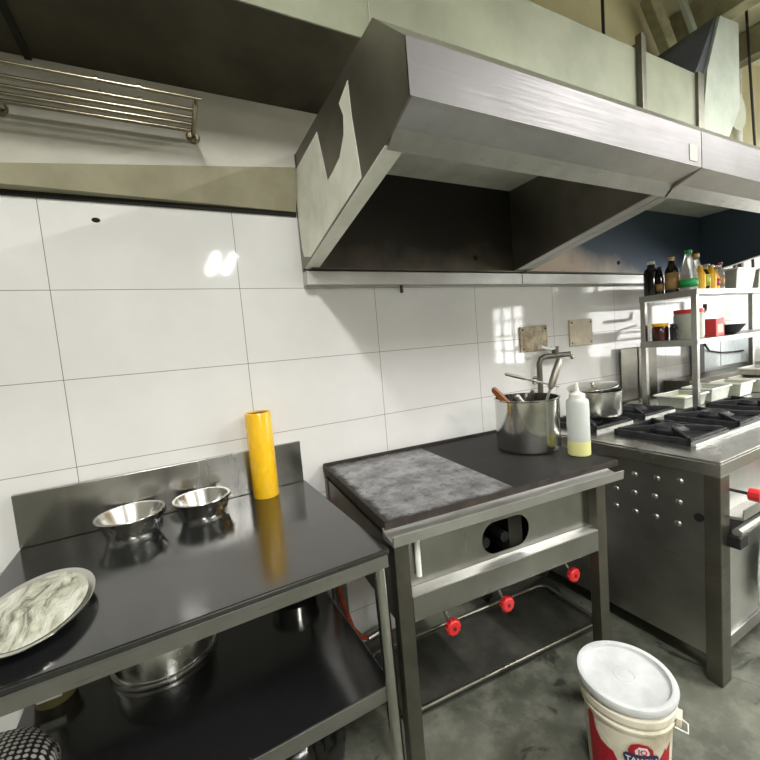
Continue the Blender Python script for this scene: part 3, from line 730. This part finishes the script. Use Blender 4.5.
def wrap_text(txt, size, s0, z0, mat, off, name='lettering'):
    cu = bpy.data.curves.new('t', 'FONT'); cu.body = txt; cu.size = size; cu.extrude = .0002; cu.align_x = 'CENTER'; cu.offset = size*.02
    ob = bpy.data.objects.new('t', cu); COL.objects.link(ob)
    dg = bpy.context.evaluated_depsgraph_get(); dg.update()
    me = bpy.data.meshes.new_from_object(ob.evaluated_get(dg)); bpy.data.objects.remove(ob)
    for v in me.vertices:
        s, z, e = v.co.x+s0+.007, v.co.y+z0+.040, v.co.z
        a = a0+s/.117; r = rad(z)+off+e
        v.co = (r*math.cos(a), r*math.sin(a), z)
    o = bpy.data.objects.new(name, me); COL.objects.link(o); me.materials.clear(); me.materials.append(mat); o.parent = bk
    return o
wrap_text('TAMCIM', .021, .027, .1155, M['label_white'], .0044)
wrap_text('IQ', .022, .029, .143, M['label_red'], .0038, 'emblem_letters')
ah = a0+R(78)
ear = MB(); c, s_ = math.cos(ah), math.sin(ah)
rb = rad(.27)+.010
ear.box(-.02, .02, -.004, .008, .245, .272); ear.rot(Matrix.Rotation(ah-PI/2, 4, 'Z')); ear.rot(Matrix.Translation((c*rb, s_*rb, 0)))
ear.build('handle_lug', M['bucket'], bk, bevel=.002)
pts = []
for k in range(25):
    t = k/24; a = ah-PI*t; pts.append(((rb+.006)*math.cos(a)*1.0, (rb+.006)*math.sin(a), .258-.045*math.sin(PI*t)))
pts[0] = ((rb+.006)*c, (rb+.006)*s_, .258)
MB().tube([(rb*c, rb*s_, .262), ((rb+.022)*c, (rb+.022)*s_, .252), ((rb+.026)*math.cos(ah-.15), (rb+.026)*math.sin(ah-.15), .243), (rb*math.cos(ah-.28), rb*math.sin(ah-.28), .256)], .0022, 8).build('wire_handle', M['white_plastic'], bk, smooth=True)

# ------------------------------------------------------------------ shelf unit on the stove
su = thing('shelf_unit', 'two tier steel rack standing on the stove, loaded with bottles and tubs', 'shelf', (2.915, -.235, .8825))
SL, SDp = 1.42, .27
for x, y in ((0, 0), (0.0, -SDp), (SL, 0), (SL, -SDp)):
    MB().box(x-.014, x+.014, y-.014, y+.014, 0, .68).build('post', M['steel'], su, bevel=.002)
for z, nm in ((.675, 'shelf'), (.40, 'shelf')):
    MB().box(-.015, SL+.015, -SDp-.016, .015, z, z+.006).box(-.015, SL+.015, -SDp-.018, -SDp-.013, z-.022, z+.006).box(-.018, -.013, -SDp-.016, .015, z-.03, z+.006).build(nm, M['steel'], su, bevel=.001)
ZT, ZM = .8825+.6815, .8825+.4065
def bottle(name, label, x, y, z, prof, mat, cap, caph, capm, lab=None, cat='bottle', n=24):
    b = thing(name, label, cat, (x, y, z+.0005))
    MB().lathe([(0, 0)]+prof+[(0, prof[-1][1])], n=n).build('bottle_body', mat, b, smooth=True)
    z0 = prof[-1][1]
    MB().lathe([(0, z0), (cap, z0), (cap, z0+caph), (0, z0+caph)], n=n).build('cap', capm, b, smooth=True)
    if lab:
        lr, l0, l1, lm = lab; MB().lathe([(lr, l0), (lr, l1)], n=n).build('label_band', lm, b, smooth=True, solid=.001)
    return b
def bp(r, h, neck=.014, sh=.62): return [(r, 0), (r, h*sh), (r*.9, h*(sh+.08)), (neck*1.2, h*.88), (neck, h*.92), (neck, h)]
bottle('sauce_bottle', 'dark bottle with white cap at the left end of the top shelf', 2.955, -.262, ZT, bp(.040, .185, .020, .75), M['dark_bottle'], .021, .018, M['white_plastic'])
bottle('sauce_bottle', 'slim dark bottle between the white capped and the beige bottle', 2.945, -.315, ZT, bp(.020, .15, .010), M['dark_bottle'], .011, .012, M['rubber'], (.0205, .02, .06, M['amber']))
bottle('sauce_bottle', 'dark bottle with beige label and gold cap, left of the green capped one', 2.967, -.368, ZT, bp(.034, .185, .015, .66), M['dark_bottle'], .016, .020, M['dark_cap'], (.0346, .02, .115, M['amber']))
bottle('juice_bottle', 'clear pointed bottle with bright green cap and green label', 2.985, -.445, ZT, [(.043, 0), (.044, .05), (.040, .10), (.026, .16), (.016, .195), (.015, .205)], M['clear_bottle'], .018, .022, M['green'], (.0447, .02, .065, M['green']))
bottle('mustard_bottle', 'plain yellow squeeze bottle at the corner post of the top shelf', 3.045, -.475, ZT, bp(.024, .12, .013, .7), M['yellow_bottle'], .012, .014, M['yellow_bottle'])
bottle('drink_bottle', 'tall clear bottle with gold cap behind the yellow bottles', 3.15, -.405, ZT, bp(.040, .20, .017, .55), M['clear_bottle'], .019, .020, M['dark_cap'], (.0405, .03, .09, M['label_red']))
bottle('sauce_bottle', 'brown sauce bottle with lime label among the yellow bottles', 3.095, -.478, ZT, bp(.022, .115, .011, .7), M['brown_jar'], .011, .012, M['lime'], (.0226, .02, .085, M['lime']))
bottle('mustard_bottle', 'orange yellow bottle with slumped top right of the lime labelled bottle', 3.155, -.478, ZT, bp(.027, .125, .013, .6), M['yellow_bottle'], .013, .014, M['dark_cap'])
bottle('mustard_bottle', 'yellow bottle with red label, rightmost of the yellow bottles', 3.21, -.475, ZT, bp(.023, .105, .012, .6), M['yellow_bottle'], .012, .012, M['yellow_bottle'], (.0236, .02, .06, M['label_red']))
bottle('sauce_bottle', 'rosy clear bottle with dark red cap beside the white tubs', 3.28, -.462, ZT, bp(.030, .145, .018, .7), M['clear_bottle'], .020, .014, M['red_dark'], (.0305, .02, .08, M['amber']))
bottle('spice_jar', 'small clear jar with white top behind the rosy bottle', 3.36, -.37, ZT, bp(.024, .15, .014, .7), M['clear_bottle'], .018, .022, M['white_plastic'])
def tub(name, label, x, y, z, w, d, h, mat, contents=None, cat='tub', rz=0, lip=.006):
    t = thing(name, label, cat, (x, y, z+.0005), rz)
    m = MB(); k = .86
    m.hexa([(-w*k/2, -d*k/2, 0), (w*k/2, -d*k/2, 0), (w*k/2, d*k/2, 0), (-w*k/2, d*k/2, 0), (-w/2, -d/2, h), (w/2, -d/2, h), (w/2, d/2, h), (-w/2, d/2, h)])
    m.bm.faces.ensure_lookup_table()
    top = max(m.bm.faces, key=lambda f: f.calc_center_median().z)
    q = bmesh.ops.inset_region(m.bm, faces=[top], thickness=.004)
    top = max(m.bm.faces, key=lambda f: (round(f.calc_center_median().z, 5), f.calc_area()))
    bmesh.ops.translate(m.bm, vec=(0, 0, -h*.8), verts=top.verts[:])
    for v in top.verts: v.co.x *= .9; v.co.y *= .9
    m.build('tub_body', mat, t, bevel=.003)
    f = MB().box(-w/2-lip, w/2+lip, -d/2-lip, -d/2, h-.01, h).box(-w/2-lip, w/2+lip, d/2, d/2+lip, h-.01, h).box(-w/2-lip, -w/2, -d/2, d/2, h-.01, h).box(w/2, w/2+lip, -d/2, d/2, h-.01, h)
    f.build('rim', M['white_plastic'], t, bevel=.001)
    if contents: MB().lathe([(0, h*.86), (.5, h*.78), (.92, h*.62), (.95, h*.28), (0, h*.26)], n=24, sx=w*.42, sy=d*.42).build('contents', contents, t, smooth=True)
    return t
tub('plastic_tub', 'milky white rectangular tub on the top shelf beside the bottles', 3.52, -.41, ZT, .25, .2, .125, M['food_box'])
tub('plastic_tub', 'white tub with yellow contents at the right end of the top shelf', 3.83, -.41, ZT, .28, .2, .125, M['food_box'], M['food'])
# middle shelf
bottle('sauce_jar', 'dark brown jar with yellow lid on the middle shelf', 2.965, -.30, ZM, [(.040, 0), (.043, .02), (.043, .075), (.036, .085)], M['brown_jar'], .042, .018, M['yellow_bottle'], cat='jar')
bottle('sauce_jar', 'slim dark jar right of the yellow lidded jar', 2.965, -.375, ZM, [(.020, 0), (.022, .07), (.016, .085)], M['dark_bottle'], .019, .012, M['label_blue'], cat='jar')
bottle('storage_jar', 'large white jar with red lid behind the corner post', 3.075, -.40, ZM, [(.070, 0), (.074, .02), (.074, .140), (.068, .150)], M['food_box'], .073, .022, M['red_plastic'], cat='jar', n=36)
bx = thing('tea_box', 'red carton with cream label beside the black pan', 'box', (3.255, -.44, ZM+.0005))
MB().box(-.05, .05, -.04, .04, 0, .105).build('carton', plain('red carton', rgb(196, 52, 52), .5), bx, bevel=.002)
MB().box(-.035, .03, -.0415, -.040, .02, .07).build('label_patch', M['amber'], bx, label='cream label')
pn = thing('frying_pan', 'black frying pan with steel handle on the middle shelf', 'pan', (3.47, -.39, ZM+.0005))
MB().lathe([(0, 0), (.075, 0), (.09, .008), (.125, .055), (.128, .057), (.124, .059), (.086, .012), (0, .005)], n=44).build('pan_body', plain('black pan', rgb(28, 28, 30), .25, .5), pn, smooth=True)
MB().tube([(.11, .02, .055), (.17, .06, .085), (.27, .10, .10)], [.008, .007, .010], 10).build('pan_handle', M['steel_bright'], pn, smooth=True)
bent = tag(MB().tube([(3.27, -.25, 1.435), (3.55, -.25, 1.44), (3.6, -.25, 1.45), (3.61, -.25, 1.48), (3.61, -.25, 1.5)], .013, 12).build('grey_pipe', M['steel_dark'], smooth=True), 'bent grey pipe just under the top shelf behind the pan', 'pipe')

# containers on the stove behind the burners
tub('food_container', 'pale green food container between the two left shelf posts', 3.06, -.36, .8825, .26, .16, .075, M['food_box'], plain('pale green food', rgb(196, 204, 150), .6), cat='container')
tub('food_container', 'shallow clear container right of the front left shelf post', 3.36, -.36, .8825, .24, .16, .085, M['food_box'], None, cat='container')
tub('food_container', 'clear container holding yellow rolls in the middle of the row', 3.60, -.40, .8825, .18, .16, .09, M['food_box'], plain('yellow rolls', rgb(214, 196, 110), .6), cat='container')
tub('food_container', 'clear container of pinkish minced food at the right edge', 3.88, -.42, .8825, .28, .18, .095, M['food_box'], plain('pinkish mince', rgb(186, 156, 146), .7), cat='container')
tub('food_container', 'container stacked on top of the pinkish mince container', 4.02, -.40, .979, .24, .16, .05, M['food_box'], plain('red mince', rgb(170, 110, 90), .7), cat='container')

# wall clutter behind the shelf
tag(MB().box(3.0, 3.42, -.035, -.028, .885, 1.24).box(3.19, 3.195, -.04, -.035, .89, 1.24).build('steel_backsheet', M['steel_dark'], bevel=.002), 'dull steel sheet on the wall behind the left shelf posts', 'panel')
tag(MB().box(3.93, 4.03, -.06, -.02, .95, 1.27).build('black_upright', M['rubber'], bevel=.003), 'narrow black upright behind the shelf, left of the white panel', 'upright')
tag(MB().box(4.05, 4.95, -.03, -.02, 1.0, 1.30).box(4.35, 4.36, -.034, -.03, 1.0, 1.3).build('white_panel', plain('bluish white panel', rgb(214, 224, 228), .3)), 'bluish white panel on the wall below the middle shelf', 'panel')
tag(MB().box(3.5, 5.2, -.20, -.03, .885, .975).build('back_ledge', M['steel_dark'], bevel=.004), 'low dark steel ledge running behind the food containers', 'ledge')
tag(MB().tube([(4.02, -.066, 1.20), (4.15, -.039, 1.14), (4.35, -.042, 1.11), (4.6, -.039, 1.10), (4.72, -.042, 1.10)], .007, 8).build('power_cable', M['rubber'], smooth=True), 'thin black cable sagging across the bluish white panel', 'cable')
gc = thing('dark_cloth', 'dark grey cloth hanging at the right edge behind the containers', 'cloth', (4.72, -.15, .98))
m = MB(); n = 14
g = [[m.bm.verts.new((i*.035, -.02+.014*math.sin(i*1.3+j*.2), .26-j*.032)) for i in range(n)] for j in range(9)]
for j in range(8):
    for i in range(n-1): m.face([g[j][i], g[j][i+1], g[j+1][i+1], g[j+1][i]])
m.build('drape', M['cloth_dark'], gc, smooth=True, solid=.006)
hg = thing('hanging_cables', 'black cables looped on the wall above the white tubs', 'cables', (4.72, -.012, 1.80))
MB().box(-.02, .02, -.03, 0, -.1, .26).build('hook_bar', M['rubber'], hg, bevel=.003)
lp = []
for i in range(26):
    a = 2*PI*i/25; lp.append((.02+.17*math.sin(a), -.03, .03+.19*math.cos(a)))
MB().tube(lp, .011, 8, caps=False).build('loop', M['rubber'], hg, smooth=True)
MB().tube([(-.30, -.02, -.15), (-.33, -.03, 0), (-.26, -.03, .12), (-.12, -.03, .20), (0, -.03, .24)], .012, 8).build('loose_end', M['rubber'], hg, smooth=True)
MB().box(-.42, -.33, -.04, 0, -.22, .16).build('bracket', M['steel_dark'], hg, bevel=.004)

# small chip in the tile and dark plugs under the hood
tag(MB().lathe([(0, 0), (.011, .0), (.008, .002), (0, .003)], n=9, sx=1.2, sy=.8).rot(Matrix.Rotation(PI/2, 4, 'X')).rot(Matrix.Translation((.153, 0, 1.906))).build('wall_stain', M['soot_dark']), 'small dark chip in the tile high on the left', 'stain')
tag(MB().tube([(1.33, -.03, 1.64), (1.33, -.03, 1.6755)], .008, 10).build('drain_plug', M['rubber']), 'small black plug under the left hood gutter', 'plug')

# ------------------------------------------------------------------ lamps
def tube_lamp(x, y, z, L, label, power):
    t = thing('tube_light', label, 'light', (x, y, z), 0, 'ceiling tube lights behind the viewer')
    MB().box(-.03, .03, -L/2, L/2, .03, .07).build('fitting', M['white_plastic'], t)
    MB().tube([(0, -L/2+.02, 0), (0, L/2-.02, 0)], .016, 14).build('tube', M['tube_light'], t, smooth=True)
    MB().box(-.003, .003, -.02, .02, .07, ZC-z-.001).build('drop_rod', M['steel'], t)
    l = bpy.data.lights.new('tube light glow', 'AREA'); l.shape = 'RECTANGLE'; l.size = .08; l.size_y = L; l.energy = power; l.color = (1, .985, .95)
    lo = bpy.data.objects.new('tube_light_lamp', l); COL.objects.link(lo); lo.location = (x, y, z-.03)
tube_lamp(1.02, -5.0, 2.9, 1.2, 'ceiling tube light, left of the pair, behind the viewer', 30)
tube_lamp(1.25, -5.0, 2.9, 1.2, 'ceiling tube light, right of the pair, behind the viewer', 30)
tube_lamp(.2, -2.6, 3.2, 1.2, 'ceiling tube light over the work table side', 60)
tube_lamp(3.2, -2.4, 3.2, 1.2, 'ceiling tube light over the stove side', 75)
tube_lamp(5.0, -2.2, 3.2, 1.2, 'ceiling tube light nearest the right wall', 60)  # added fill lamp, makes up for the dimmed window light
for i, (y0, y1, z0, z1) in enumerate(wins):
    l = bpy.data.lights.new('daylight', 'AREA'); l.shape = 'RECTANGLE'; l.size = z1-z0; l.size_y = y1-y0
    l.energy = (26, 36)[i]; l.color = (1, .99, .97)
    lo = bpy.data.objects.new('window_daylight', l); COL.objects.link(lo); lo.location = (XR+.10, (y0+y1)/2, (z0+z1)/2); lo.rotation_euler = (0, PI/2, 0)

wd = bpy.data.worlds.new('World'); SC.world = wd; wd.use_nodes = True
bgn = wd.node_tree.nodes['Background']; bgn.inputs[0].default_value = (1, .98, .92, 1); bgn.inputs[1].default_value = 1.0

# ------------------------------------------------------------------ camera
cam = bpy.data.cameras.new('Camera'); co = bpy.data.objects.new('Camera', cam); COL.objects.link(co)
cam.sensor_width = 36; cam.lens = 396.39/760*36; cam.clip_start = .02
r_ = Vector((.8858765, -.45637226, -.08334976)); u_ = Vector((.11195028, .03594106, .99306363)); w_ = Vector((.45021101, .88906277, -.08293034))
m = Matrix(((r_.x, u_.x, -w_.x, .34288), (r_.y, u_.y, -w_.y, -1.67284), (r_.z, u_.z, -w_.z, 1.39288), (0, 0, 0, 1)))
co.matrix_world = m
SC.camera = co
SC.view_settings.view_transform = 'Standard'; SC.view_settings.look = 'None'; SC.view_settings.gamma = 1
SC.view_settings.exposure = 0.68; SC.view_settings.use_curve_mapping = False
